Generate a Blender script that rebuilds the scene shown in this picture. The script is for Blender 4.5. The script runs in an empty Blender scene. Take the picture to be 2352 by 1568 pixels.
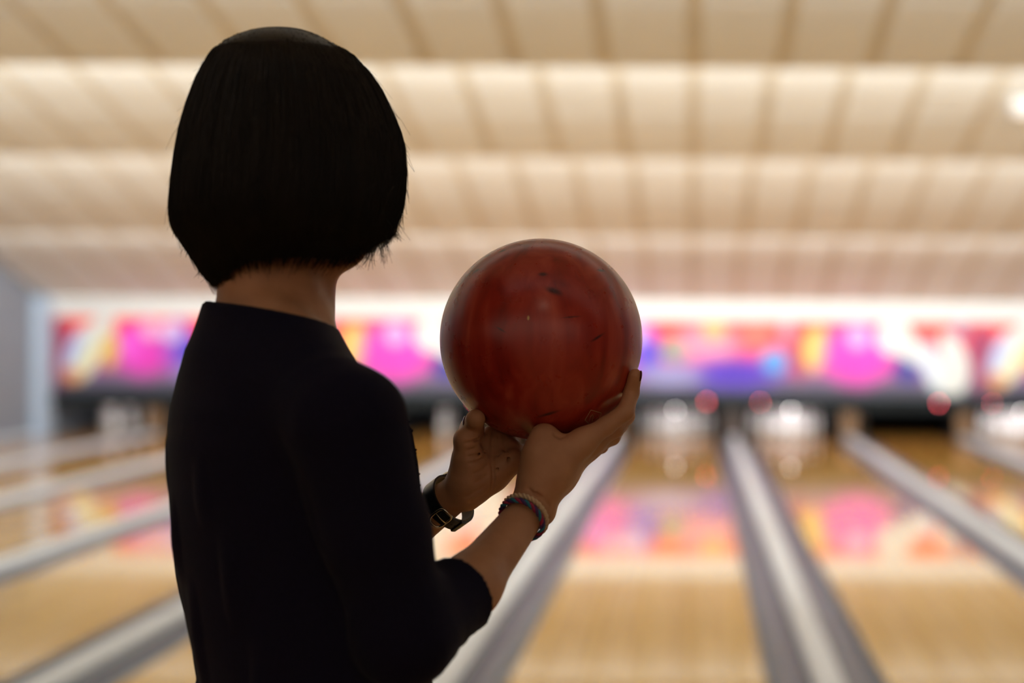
import bpy, bmesh, math, random
import numpy as np
from mathutils import Vector, Matrix

random.seed(7); np.random.seed(7)
scene = bpy.context.scene
COL = scene.collection

# ------------------------------------------------------------------ camera, world, exposure, large lights
FPX = 3267.0; PX0, PY0 = 1590.0, 762.0; CAMZ = 1.44; ROLL = math.radians(0.35)
cam_d = bpy.data.cameras.new('camera'); cam = bpy.data.objects.new('camera', cam_d); COL.objects.link(cam)
cam_d.sensor_fit = 'HORIZONTAL'; cam_d.sensor_width = 36.0; cam_d.lens = 36.0*FPX/2352.0
cam_d.shift_x = -(PX0-1176.0)/2352.0; cam_d.shift_y = -(784.0-PY0)/2352.0
cam_d.clip_start = 0.05; cam_d.clip_end = 200
cam.matrix_world = Matrix.Translation((0, 0, CAMZ)) @ Matrix.Rotation(math.pi/2, 4, 'X') @ Matrix.Rotation(ROLL, 4, 'Z')
cam_d.dof.use_dof = True; cam_d.dof.focus_distance = 1.505; cam_d.dof.aperture_fstop = 1.8
scene.camera = cam

world = bpy.data.worlds.new('world'); scene.world = world; world.use_nodes = True
world.node_tree.nodes['Background'].inputs[0].default_value = (0.9, 0.85, 0.8, 1)
world.node_tree.nodes['Background'].inputs[1].default_value = 0.02
scene.view_settings.view_transform = 'Standard'; scene.view_settings.look = 'None'
scene.view_settings.exposure = 0.0; scene.view_settings.gamma = 1.0
scene.view_settings.use_curve_mapping = False
scene.cycles.max_bounces = 6; scene.cycles.diffuse_bounces = 4; scene.cycles.glossy_bounces = 3; scene.cycles.transmission_bounces = 2
scene.cycles.caustics_reflective = False; scene.cycles.caustics_refractive = False; scene.cycles.sample_clamp_indirect = 6.0

def area_light(name, loc, direction, sx, sy, energy, color=(0.93, 0.98, 0.98), spread=180):
    l = bpy.data.lights.new(name, 'AREA'); l.shape = 'RECTANGLE'; l.size = sx; l.size_y = sy
    l.energy = energy; l.color = color; l.spread = math.radians(spread)
    o = bpy.data.objects.new(name, l); COL.objects.link(o)
    o.location = loc; o.rotation_euler = Vector(direction).to_track_quat('-Z', 'Y').to_euler()
    return o
# ceiling profile: each bay slopes down to a lip; the next bay starts higher behind it and hides a lamp strip
LIPS = [(9.5, 3.21), (12.55, 2.97), (16.1, 2.52), (19.2, 1.87)]          # (y, z) of the lower edges
BAYS = [((6.40, 3.86), (9.50, 3.21)), ((9.55, 3.74), (12.55, 2.97)), ((12.6, 3.56), (16.1, 2.52)), ((16.15, 2.92), (19.2, 1.87))]
XL, XR = -8.80, 7.02                                                       # side walls
for i, (e_, w_) in enumerate(((330, 1.0), (330, 1.0), (185, 1.0))):
    y, z = LIPS[i]
    area_light('cove_lamp', (-0.9, y+0.16, z+0.10), (0, 1, 0.22), 15.6, 0.10, e_)
area_light('mask_lamp', (1.2, 16.45, 2.74), (0, 1, -0.42), 9.0, 0.16, 18, (0.97, 0.98, 1.0), 80)
area_light('cove_lamp', (-0.9, 6.60, 3.56), (0, 1, 0.12), 15.6, 0.10, 330)
for y, z, e_ in ((3.45, 3.68, 70), (0.35, 3.72, 14)): area_light('cove_lamp', (-0.9, y, z), (0, 1, 0.12), 15.6, 0.10, e_)
area_light('rear_fill_light', (-0.9, -2.9, 3.38), (0, -1, -0.7), 14.0, 0.10, 108, (1, 0.93, 0.86))  # added unseen fill, bounced off the rear wall to brighten person and ball
for x_, y_, e_ in ((0.15, -0.8, 4.0), (-3.0, -0.4, 2.0)):
    l = bpy.data.lights.new('seating_lamp', 'POINT'); l.energy = e_; l.shadow_soft_size = 0.10; l.color = (1, 0.82, 0.62)
    o = bpy.data.objects.new('seating_lamp', l); COL.objects.link(o); o.location = (x_, y_, 3.25)

def P(px, py, d):
    """a point of the photograph at depth d metres, in world coordinates"""
    dx, dy = px-PX0, PY0-py
    c, s = math.cos(ROLL), math.sin(ROLL)
    return Vector(((dx*c-dy*s)*d/FPX, d, CAMZ+(dx*s+dy*c)*d/FPX))

# ------------------------------------------------------------------ materials
def new_mat(name):
    m = bpy.data.materials.new(name); m.use_nodes = True
    nt = m.node_tree; return m, nt, nt.nodes['Principled BSDF']
def ramp(nt, fac, stops):
    r = nt.nodes.new('ShaderNodeValToRGB'); cr = r.color_ramp
    while len(cr.elements) < len(stops): cr.elements.new(0.5)
    for e, (p, c) in zip(cr.elements, stops): e.position = p; e.color = (*c, 1)
    nt.links.new(fac, r.inputs[0]); return r.outputs[0]
def mat(name, col, rough=0.5, var=0.15, scale=(8, 8, 8), metal=0.0, coat=0.0, spec=0.5, bump=0.0, detail=4, sheen=0.0):
    m, nt, b = new_mat(name)
    tc = nt.nodes.new('ShaderNodeTexCoord'); mp = nt.nodes.new('ShaderNodeMapping'); mp.inputs['Scale'].default_value = scale
    nt.links.new(tc.outputs['Object'], mp.inputs[0])
    n = nt.nodes.new('ShaderNodeTexNoise'); n.inputs['Scale'].default_value = 1; n.inputs['Detail'].default_value = detail
    nt.links.new(mp.outputs[0], n.inputs['Vector'])
    lo = tuple(c*(1-var) for c in col); hi = tuple(min(1, c*(1+var)) for c in col)
    nt.links.new(ramp(nt, n.outputs[0], [(0.3, lo), (0.7, hi)]), b.inputs['Base Color'])
    b.inputs['Roughness'].default_value = rough; b.inputs['Metallic'].default_value = metal
    b.inputs['Coat Weight'].default_value = coat; b.inputs['Coat Roughness'].default_value = 0.08
    b.inputs['Specular IOR Level'].default_value = spec
    if sheen: b.inputs['Sheen Weight'].default_value = sheen; b.inputs['Sheen Roughness'].default_value = 0.4
    if bump:
        bp = nt.nodes.new('ShaderNodeBump'); bp.inputs['Strength'].default_value = bump; bp.inputs['Distance'].default_value = 0.002
        nt.links.new(n.outputs[0], bp.inputs['Height']); nt.links.new(bp.outputs[0], b.inputs['Normal'])
    return m
def emit_mat(name, col, strength):
    m, nt, b = new_mat(name)
    b.inputs['Base Color'].default_value = (*col, 1); b.inputs['Emission Color'].default_value = (*col, 1)
    b.inputs['Emission Strength'].default_value = strength
    return m
def blob_nodes(nt, vec, base, blobs):
    """flat print: soft ellipses (cx, cy, cz, rx, ry, rz, rot, colour, softness) mixed over a base colour"""
    cur = base
    for (c, r, rot, colr, soft) in blobs:
        mp = nt.nodes.new('ShaderNodeMapping'); mp.vector_type = 'TEXTURE'
        mp.inputs['Location'].default_value = c; mp.inputs['Rotation'].default_value = rot; mp.inputs['Scale'].default_value = r
        nt.links.new(vec, mp.inputs[0])
        ln = nt.nodes.new('ShaderNodeVectorMath'); ln.operation = 'LENGTH'; nt.links.new(mp.outputs[0], ln.inputs[0])
        mr = nt.nodes.new('ShaderNodeMapRange'); mr.interpolation_type = 'SMOOTHSTEP'
        mr.inputs['From Min'].default_value = 1+soft; mr.inputs['From Max'].default_value = max(0.0, 1-soft)
        nt.links.new(ln.outputs['Value'], mr.inputs['Value'])
        mx = nt.nodes.new('ShaderNodeMix'); mx.data_type = 'RGBA'
        nt.links.new(mr.outputs[0], mx.inputs[0]); nt.links.new(cur, mx.inputs[6]); mx.inputs[7].default_value = (*colr, 1)
        cur = mx.outputs[2]
    return cur

def lane_mat():
    m, nt, b = new_mat('lane_maple')
    tc = nt.nodes.new('ShaderNodeTexCoord'); sp = nt.nodes.new('ShaderNodeSeparateXYZ'); nt.links.new(tc.outputs['Object'], sp.inputs[0])
    dv = nt.nodes.new('ShaderNodeMath'); dv.operation = 'DIVIDE'; nt.links.new(sp.outputs[0], dv.inputs[0]); dv.inputs[1].default_value = 0.0272
    fl = nt.nodes.new('ShaderNodeMath'); fl.operation = 'FLOOR'; nt.links.new(dv.outputs[0], fl.inputs[0])
    wn = nt.nodes.new('ShaderNodeTexWhiteNoise'); wn.noise_dimensions = '1D'; nt.links.new(fl.outputs[0], wn.inputs['W'])
    mp = nt.nodes.new('ShaderNodeMapping'); mp.inputs['Scale'].default_value = (60, 1.5, 1); nt.links.new(tc.outputs['Object'], mp.inputs[0])
    ns = nt.nodes.new('ShaderNodeTexNoise'); ns.inputs['Scale'].default_value = 1; ns.inputs['Detail'].default_value = 5; nt.links.new(mp.outputs[0], ns.inputs['Vector'])
    ad = nt.nodes.new('ShaderNodeMath'); ad.operation = 'MULTIPLY_ADD'; nt.links.new(wn.outputs[0], ad.inputs[0]); ad.inputs[1].default_value = 0.4
    nt.links.new(ns.outputs[0], ad.inputs[2])
    near = ramp(nt, ad.outputs[0], [(0.3, (0.52, 0.30, 0.075)), (0.95, (0.68, 0.44, 0.14))])
    # colour shifts to a darker orange-brown towards the far end of the lane
    mr = nt.nodes.new('ShaderNodeMapRange'); nt.links.new(sp.outputs[1], mr.inputs['Value'])
    mr.inputs['From Min'].default_value = 8; mr.inputs['From Max'].default_value = 19
    far = nt.nodes.new('ShaderNodeMix'); far.data_type = 'RGBA'; nt.links.new(mr.outputs[0], far.inputs[0])
    nt.links.new(near, far.inputs[6]); far.inputs[7].default_value = (0.50, 0.24, 0.05, 1)
    nt.links.new(far.outputs[2], b.inputs['Base Color'])
    b.inputs['Roughness'].default_value = 0.045; b.inputs['Specular IOR Level'].default_value = 0.5
    return m
def mural_mat():
    m, nt, b = new_mat('mural_print')
    tc = nt.nodes.new('ShaderNodeTexCoord'); sp = nt.nodes.new('ShaderNodeSeparateXYZ'); nt.links.new(tc.outputs['Object'], sp.inputs[0])
    ad = nt.nodes.new('ShaderNodeMath'); ad.operation = 'ADD'; nt.links.new(sp.outputs[0], ad.inputs[0]); ad.inputs[1].default_value = 8.226+0.9
    md = nt.nodes.new('ShaderNodeMath'); md.operation = 'FLOORED_MODULO'; nt.links.new(ad.outputs[0], md.inputs[0]); md.inputs[1].default_value = 6.24
    cb = nt.nodes.new('ShaderNodeCombineXYZ'); nt.links.new(md.outputs[0], cb.inputs[0]); nt.links.new(sp.outputs[2], cb.inputs[1])
    mr = nt.nodes.new('ShaderNodeMapRange'); nt.links.new(sp.outputs[2], mr.inputs['Value']); mr.inputs['From Min'].default_value = 0.6; mr.inputs['From Max'].default_value = 1.6
    base = ramp(nt, mr.outputs[0], [(0.0, (0.025, 0.03, 0.035)), (0.18, (0.16, 0.12, 0.22)), (0.38, (0.52, 0.06, 0.30)), (0.66, (0.80, 0.06, 0.12)), (0.93, (0.90, 0.05, 0.02)), (1.0, (0.95, 0.20, 0.12))])
    W = (0.78, 0.79, 0.75)
    L = [  # u, z, ru, rz, rot, colour, soft
        (0.82, 1.16, 0.34, 0.34, 0, (0.85, 0.04, 0.55), 0.5), (0.92, 1.42, 0.13, 0.13, 0, (0.95, 0.45, 0.75), 0.2), (0.62, 1.22, 0.16, 0.22, 0, (0.95, 0.10, 0.75), 0.4),
        (1.30, 1.20, 0.22, 0.35, 0, (0.30, 0.08, 0.62), 0.5), (1.42, 1.12, 0.14, 0.22, 0, (0.08, 0.06, 0.62), 0.4), (1.2, 1.4, 0.14, 0.14, 0, (0.75, 0.55, 0.9), 0.3),
        (1.78, 1.20, 0.20, 0.14, 0, (0.06, 0.38, 0.22), 0.4), (2.2, 1.28, 0.40, 0.24, 0, (0.85, 0.28, 0.42), 0.5), (2.28, 1.47, 0.16, 0.13, 0, (0.95, 0.45, 0.15), 0.3),
        (2.55, 0.88, 0.62, 0.20, 0, (0.09, 0.03, 0.50), 0.5), (1.7, 0.86, 0.4, 0.15, 0, (0.30, 0.28, 0.55), 0.5), (2.85, 1.40, 0.22, 0.20, 0, (0.95, 0.16, 0.12), 0.4), (3.10, 1.05, 0.17, 0.16, 0, (0.08, 0.35, 0.78), 0.35),
        (3.26, 1.47, 0.09, 0.16, 0, (0.32, 0.28, 0.38), 0.3), (3.42, 1.12, 0.12, 0.30, 0, (0.42, 0.06, 0.10), 0.4), (3.66, 1.22, 0.17, 0.28, -0.15, (0.95, 0.62, 0.12), 0.35),
        (4.22, 1.16, 0.46, 0.40, 0, (0.92, 0.05, 0.55), 0.4), (4.22, 1.38, 0.15, 0.15, 0, (0.95, 0.42, 0.80), 0.15), (4.9, 0.98, 0.20, 0.20, 0, (0.03, 0.03, 0.30), 0.35),
        (4.72, 1.38, 0.24, 0.24, 0.5, W, 0.2), (4.95, 1.20, 0.14, 0.2, 0.6, W, 0.3), (5.9, 1.15, 0.20, 0.45, 0, (0.34, 0.04, 0.12), 0.5), (5.60, 1.50, 0.10, 0.12, 0, (0.25, 0.22, 0.38), 0.3),
        (5.42, 1.02, 0.30, 0.44, 0.30, W, 0.16), (5.22, 0.98, 0.12, 0.34, 0.30, (0.75, 0.85, 0.92), 0.5),
        (0.36, 1.18, 0.13, 0.26, 0, (0.85, 0.50, 0.08), 0.35), (0.29, 1.50, 0.13, 0.16, -0.3, W, 0.25),
        (0.02, 1.12, 0.22, 0.42, -0.42, W, 0.2), (-0.12, 1.15, 0.09, 0.26, -0.42, (0.50, 0.58, 0.90), 0.5), (0.09, 1.02, 0.1, 0.26, -0.42, (0.88, 0.85, 0.50), 0.5), (-0.13, 0.80, 0.12, 0.10, 0, (0.75, 0.28, 0.06), 0.5),
    ]
    blobs = []
    for (u, z, ru, rz, rot, colr, soft) in L:
        uu = (u+0.9) % 6.24
        blobs.append(((uu, z, 0), (ru, rz, 1), (0, 0, rot), tuple(c*0.88 for c in colr), soft))
    nt.links.new(blob_nodes(nt, cb.outputs[0], base, blobs), b.inputs['Base Color'])
    b.inputs['Roughness'].default_value = 0.55
    return m

BALL_C = P(1244.5, 779, 1.535); BALL_R = 0.1085
def ball_mat():
    m, nt, b = new_mat('ball_red_pearl')
    tc = nt.nodes.new('ShaderNodeTexCoord'); mp = nt.nodes.new('ShaderNodeMapping'); mp.inputs['Scale'].default_value = (42, 42, 5); mp.inputs['Rotation'].default_value = (0.05, 0.12, 0)
    nt.links.new(tc.outputs['Object'], mp.inputs[0])
    n = nt.nodes.new('ShaderNodeTexNoise'); n.inputs['Scale'].default_value = 1; n.inputs['Detail'].default_value = 5; n.inputs['Distortion'].default_value = 0.6
    nt.links.new(mp.outputs[0], n.inputs['Vector'])
    base = ramp(nt, n.outputs[0], [(0.28, (0.24, 0.013, 0.006)), (0.5, (0.44, 0.030, 0.013)), (0.75, (0.62, 0.090, 0.045))])
    marks = []
    for (px, py, rx, rz, rot) in ((1292, 674, .0075, .0028, -.35), (1266, 637, .004, .0018, 0), (1385, 774, .007, .0012, .6), (1276, 941, .010, .0013, .3), (1180, 757, .005, .0008, -.5), (1120, 951, .007, .006, 0),  # last spot in this row: a dark reflection painted into the ball colour
                                  (1128, 591, .004, .0012, .4), (1165, 581, .004, .0012, .35), (1037, 690, .003, .010, -.35), (1111, 626, .003, .001, .5), (1387, 625, .0035, .0012, 0), (1330, 730, .008, .0006, .1)):
        q = P(px, py, 1.535)-BALL_C; q.y = 0
        q.y = -math.sqrt(max(0, BALL_R**2-q.x**2-q.z**2))
        marks.append((tuple(q), (rx, .012, rz), (0, -rot, 0), (0.085, 0.012, 0.009), 0.8))
    marks.append((tuple(Vector((-.0025, -.106, .022))), (.0011, .01, .0022), (0, 0, 0), (0.75, 0.5, 0.2), 0.3))
    nt.links.new(blob_nodes(nt, tc.outputs['Object'], base, marks), b.inputs['Base Color'])
    n2 = nt.nodes.new('ShaderNodeTexNoise'); n2.inputs['Scale'].default_value = 60; n2.inputs['Detail'].default_value = 6; nt.links.new(tc.outputs['Object'], n2.inputs['Vector'])
    mr = nt.nodes.new('ShaderNodeMapRange'); nt.links.new(n2.outputs[0], mr.inputs['Value']); mr.inputs['To Min'].default_value = 0.24; mr.inputs['To Max'].default_value = 0.33
    nt.links.new(mr.outputs[0], b.inputs['Roughness'])
    bp = nt.nodes.new('ShaderNodeBump'); bp.inputs['Strength'].default_value = 0.01; bp.inputs['Distance'].default_value = 0.001; nt.links.new(n2.outputs[0], bp.inputs['Height']); nt.links.new(bp.outputs[0], b.inputs['Normal'])
    b.inputs['Specular IOR Level'].default_value = 0.65
    return m
def skin_mat():
    m, nt, b = new_mat('skin')
    tc = nt.nodes.new('ShaderNodeTexCoord')
    n = nt.nodes.new('ShaderNodeTexNoise'); n.inputs['Scale'].default_value = 35; n.inputs['Detail'].default_value = 6; nt.links.new(tc.outputs['Object'], n.inputs['Vector'])
    nt.links.new(ramp(nt, n.outputs[0], [(0.3, (0.52, 0.250, 0.125)), (0.7, (0.63, 0.325, 0.175))]), b.inputs['Base Color'])
    b.inputs['Roughness'].default_value = 0.5; b.inputs['Specular IOR Level'].default_value = 0.4
    b.inputs['Subsurface Weight'].default_value = 0.12; b.inputs['Subsurface Radius'].default_value = (0.01, 0.004, 0.002); b.inputs['Subsurface Scale'].default_value = 0.4
    n2 = nt.nodes.new('ShaderNodeTexNoise'); n2.inputs['Scale'].default_value = 420; n2.inputs['Detail'].default_value = 3; nt.links.new(tc.outputs['Object'], n2.inputs['Vector'])
    bp = nt.nodes.new('ShaderNodeBump'); bp.inputs['Strength'].default_value = 0.15; bp.inputs['Distance'].default_value = 0.0008; nt.links.new(n2.outputs[0], bp.inputs['Height']); nt.links.new(bp.outputs[0], b.inputs['Normal'])
    return m

M = dict(
    ceil_tile=mat('ceiling_tile_cream', (0.80, 0.765, 0.70), 0.8, 0.04, (1.5, 1.5, 1.5)),
    ceil_back=mat('ceiling_strip_tan', (0.69, 0.61, 0.485), 0.8, 0.06, (2, 2, 2)),
    ceil_dark=mat('ceiling_rear', (0.42, 0.38, 0.33), 0.9, 0.05),
    wall=mat('wall_paint', (0.25, 0.275, 0.32), 0.85, 0.04, (1, 1, 1)),
    wall_rear=mat('wall_rear_paint', (0.55, 0.48, 0.42), 0.9, 0.08, (1, 1, 1)),
    white=mat('fascia_white', (0.66, 0.64, 0.62), 0.6, 0.02),
    pilaster=mat('pilaster_paint', (0.44, 0.52, 0.64), 0.6, 0.02),
    lane=lane_mat(), mural=mural_mat(),
    approach=mat('approach_maple', (0.50, 0.32, 0.14), 0.2, 0.15, (40, 1, 1), coat=0.2),
    gutter=mat('gutter_plastic', (0.115, 0.135, 0.18), 0.38, 0.08, (3, 1, 3)),
    capping=mat('capping_grey', (0.72, 0.755, 0.79), 0.4, 0.04, (3, 0.5, 3)),
    sub=mat('subfloor', (0.03, 0.03, 0.03), 0.9, 0.1),
    rail=mat('rail_black', (0.010, 0.013, 0.014), 0.5, 0.2, spec=0.15),
    pit=mat('pit_black', (0.012, 0.012, 0.014), 0.8, 0.2),
    post=mat('divider_wood', (0.20, 0.105, 0.045), 0.5, 0.15, (4, 4, 1)),
    post_dark=mat('divider_dark', (0.07, 0.045, 0.035), 0.5, 0.15, (4, 4, 1)),
    pin=mat('pin_white', (0.88, 0.87, 0.86), 0.25, 0.02, coat=0.4),
    stripe=mat('pin_stripe_red', (0.55, 0.02, 0.02), 0.3, 0.05),
    lamp_red=emit_mat('lamp_red', (1.0, 0.10, 0.12), 26), lamp_soft=emit_mat('lamp_soft', (1.0, 0.97, 0.92), 1.2), lamp_deck=emit_mat('lamp_deck', (1.0, 0.96, 0.94), 26),
    ball=ball_mat(), engrave=mat('logo_gold', (0.62, 0.42, 0.25), 0.5, 0.1),
    skin=skin_mat(), nail=mat('nail_polish', (0.10, 0.012, 0.025), 0.15, 0.05, coat=0.5),
    hair=mat('hair_dark_brown', (0.011, 0.0068, 0.0042), 0.42, 0.4, (60, 60, 8), spec=0.35),
    shirt=mat('shirt_navy_knit', (0.0085, 0.0070, 0.0215), 0.85, 0.2, (500, 500, 500), bump=0.3, sheen=0.03, spec=0.15),
    trousers=mat('trousers_dark', (0.02, 0.022, 0.03), 0.8, 0.2, (100, 100, 100)),
    shoe=mat('shoe_leather', (0.30, 0.06, 0.04), 0.4, 0.15), sole=mat('shoe_sole', (0.6, 0.55, 0.45), 0.7, 0.1),
    eye=mat('eye_white', (0.8, 0.78, 0.75), 0.2, 0.02), iris=mat('eye_iris', (0.06, 0.03, 0.015), 0.1, 0.1), lips=mat('lips', (0.42, 0.13, 0.11), 0.4, 0.05),
    strap=mat('watch_leather', (0.012, 0.013, 0.016), 0.32, 0.2, (200, 200, 200), coat=0.2), strap_in=mat('strap_lining', (0.20, 0.17, 0.10), 0.6, 0.1),
    steel=mat('watch_steel', (0.72, 0.66, 0.52), 0.25, 0.05, metal=1.0), dial=mat('watch_dial', (0.8, 0.8, 0.78), 0.3, 0.03),
    rope=mat('bracelet_rope', (0.78, 0.56, 0.34), 0.85, 0.15, (600, 600, 600)),
    cord_teal=mat('bracelet_teal', (0.03, 0.22, 0.30), 0.8, 0.2, (600, 600, 600)), cord_red=mat('bracelet_crimson', (0.42, 0.03, 0.09), 0.8, 0.2, (600, 600, 600)), cord_purple=mat('bracelet_purple', (0.09, 0.04, 0.16), 0.8, 0.2, (600, 600, 600)),
)

# ------------------------------------------------------------------ mesh helpers
def mesh_obj(name, verts, faces, m, parent=None, smooth=False):
    me = bpy.data.meshes.new(name); me.from_pydata([tuple(v) for v in verts], [], faces); me.update()
    if m: me.materials.append(m)
    if smooth: me.shade_smooth()
    return link(name, me, parent)
def link(name, me, parent=None):
    o = bpy.data.objects.new(name, me); COL.objects.link(o)
    if parent: o.parent = parent
    return o
def tag(o, label, cat=None, group=None, kind=None):
    o['label'] = label
    if cat: o['category'] = cat
    if group: o['group'] = group
    if kind: o['kind'] = kind
    return o
class MB:
    def __init__(s): s.v = []; s.f = []
    def add(s, v, f):
        n = len(s.v); s.v += [tuple(p) for p in v]; s.f += [tuple(i+n for i in q) for q in f]; return s
    def box(s, x0, x1, y0, y1, z0, z1):
        return s.add([(x, y, z) for x in (x0, x1) for y in (y0, y1) for z in (z0, z1)],
                     [(0, 1, 3, 2), (4, 6, 7, 5), (0, 4, 5, 1), (2, 3, 7, 6), (0, 2, 6, 4), (1, 5, 7, 3)])
    def prism_x(s, prof, x0, x1):                # (y,z) profile extruded along x
        n = len(prof); v = [(x0, y, z) for y, z in prof]+[(x1, y, z) for y, z in prof]
        return s.add(v, [tuple(range(n)), tuple(range(2*n-1, n-1, -1))]+[(i, i+n, (i+1) % n+n, (i+1) % n) for i in range(n)])
    def prism_y(s, prof, y0, y1):                # (x,z) profile extruded along y
        n = len(prof); v = [(x, y0, z) for x, z in prof]+[(x, y1, z) for x, z in prof]
        return s.add(v, [tuple(range(n)), tuple(range(2*n-1, n-1, -1))]+[(i, i+n, (i+1) % n+n, (i+1) % n) for i in range(n)])
    def lathe(s, prof, seg=16, c=(0, 0, 0)):
        v = []; f = []; n = len(prof)
        for k in range(seg):
            a = 2*math.pi*k/seg
            v += [(c[0]+r*math.cos(a), c[1]+r*math.sin(a), c[2]+z) for r, z in prof]
        for k in range(seg):
            for i in range(n-1): f.append((k*n+i, ((k+1) % seg)*n+i, ((k+1) % seg)*n+i+1, k*n+i+1))
        return s.add(v, f)
    def tube(s, pts, rad, seg=6, closed=False, cap=True):
        pts = [Vector(p) for p in pts]; n = len(pts); v = []; f = []
        rr = rad if isinstance(rad, (list, tuple)) else [rad]*n
        t0 = ((pts[1]-pts[0])).normalized(); u = t0.orthogonal().normalized()
        for i in range(n):
            t = (pts[(i+1) % n]-pts[i-1]) if (closed or 0 < i < n-1) else (pts[min(i+1, n-1)]-pts[max(i-1, 0)])
            t.normalize(); u = (u-t*u.dot(t)).normalized(); w = t.cross(u)
            for k in range(seg):
                a = 2*math.pi*k/seg; v.append(pts[i]+(u*math.cos(a)+w*math.sin(a))*rr[i])
        for i in range(n if closed else n-1):
            j = (i+1) % n
            for k in range(seg): f.append((i*seg+k, i*seg+(k+1) % seg, j*seg+(k+1) % seg, j*seg+k))
        if cap and not closed: f += [tuple(range(seg-1, -1, -1)), tuple(range((n-1)*seg, n*seg))]
        return s.add(v, f)
    def ellipsoid(s, c, axes, seg=16, rings=10):
        ax = [Vector(a) for a in axes]; v = []; f = []
        for i in range(rings+1):
            th = math.pi*i/rings
            for k in range(seg):
                ph = 2*math.pi*k/seg
                v.append(Vector(c)+ax[0]*(math.sin(th)*math.cos(ph))+ax[1]*(math.sin(th)*math.sin(ph))+ax[2]*math.cos(th))
        for i in range(rings):
            for k in range(seg): f.append((i*seg+k, (i+1)*seg+k, (i+1)*seg+(k+1) % seg, i*seg+(k+1) % seg))
        return s.add(v, f)
    def build(s, name, m, parent=None, smooth=False): return mesh_obj(name, s.v, s.f, m, parent, smooth)

ORD = ['first', 'second', 'third', 'fourth', 'fifth', 'sixth', 'seventh', 'eighth', 'ninth', 'tenth', 'eleventh']

# ------------------------------------------------------------------ the room
tag(MB().box(XL-0.2, XR+0.2, -4.2, 22.0, -0.35, -0.16).build('floor', M['sub']), 'dark subfloor beneath the lanes', kind='structure')
tag(MB().box(XL, XR, -4.0, 2.10, -0.16, 0.0).build('floor', M['approach']), 'polished wooden approach in front of the lanes', kind='structure')
tag(MB().box(XL-0.2, XL, -4.2, 22.0, -0.16, 4.2).build('wall_left', M['wall']), 'plain grey blue side wall at the left', kind='structure')
tag(MB().box(XR, XR+0.2, -4.2, 22.0, -0.16, 4.2).build('wall_right', M['wall']), 'plain grey side wall at the right', kind='structure')
tag(MB().box(XL, XR, -4.2, -4.0, -0.16, 4.2).build('wall_rear', M['wall_rear']), 'dim rear wall behind the approach', kind='structure')
tag(MB().box(XL, XR, 21.6, 21.8, -0.16, 4.2).build('wall_back', M['pit']), 'black wall behind the pin pits', kind='structure')
tag(MB().box(XL, XR, -4.0, 0.20, 3.60, 3.68).box(XL, XR, 0.12, 0.20, 3.68, 4.10).build('ceiling', M['ceil_dark']), 'flat dim ceiling over the approach', kind='structure')
tag(MB().box(XL, XL+0.18, 18.95, 19.25, -0.10, 1.87).build('trim_1', M['pilaster']), 'pale blue white pilaster at the end of the left wall', kind='structure')
for y0, z0, y1, z1, w_ in ((0.20, 4.05, 3.25, 3.55, 'directly over the approach'), (3.30, 3.95, 6.35, 3.42, 'over the start of the lanes')):
    tag(MB().prism_x([(y0, z0), (y1, z1), (y1, z1+0.03), (y0, z0+0.03)], XL, XR).box(XL, XR, y1, y1+0.05, z1, 4.0).build('ceiling', M['ceil_tile']), 'cream sloping ceiling bay '+w_, kind='structure')
# sloping ceiling bays with separate tiles over tan backing strips
PT = 0.588
bay_names = ['nearest', 'second', 'third', 'farthest']
for bi, ((y0, z0), (y1, z1)) in enumerate(BAYS):
    L = math.hypot(y1-y0, z1-z0); ang = math.atan2(z1-z0, y1-y0)
    mb = MB().prism_x([(y0, z0), (y1, z1), (y1, z1+0.03), (y0, z0+0.03)], XL, XR)
    if bi < 3: mb.prism_x([(y1, z1), (y1+0.05, z1), (y1+0.05, BAYS[bi+1][0][1]+0.03), (y1, BAYS[bi+1][0][1]+0.03)], XL, XR)
    bay = tag(mb.build('ceiling', M['ceil_back']), '%s sloping bay of the stepped cream ceiling' % bay_names[bi], kind='structure')
    rows = 3; tl = L/rows; tw = 0.485
    me = bpy.data.meshes.new('ceiling_tile'); t = MB().box(-tw/2, tw/2, 0.016, tl-0.016, -0.016, 0.0)
    me.from_pydata(t.v, [], t.f); me.materials.append(M['ceil_tile'])
    c0 = math.ceil((XL+0.05)/PT-0.5); c1 = int((XR-0.3)/PT)
    for r in range(rows):
        for c in range(c0, c1):
            x = (c+0.5)*PT
            if x-tw/2 < XL+0.01 or x+tw/2 > XR-0.01: continue
            o = link('ceiling_tile', me, bay)
            o.location = (x, y0+math.cos(ang)*tl*r, z0+math.sin(ang)*tl*r); o.rotation_euler = (ang, 0, 0)

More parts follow.
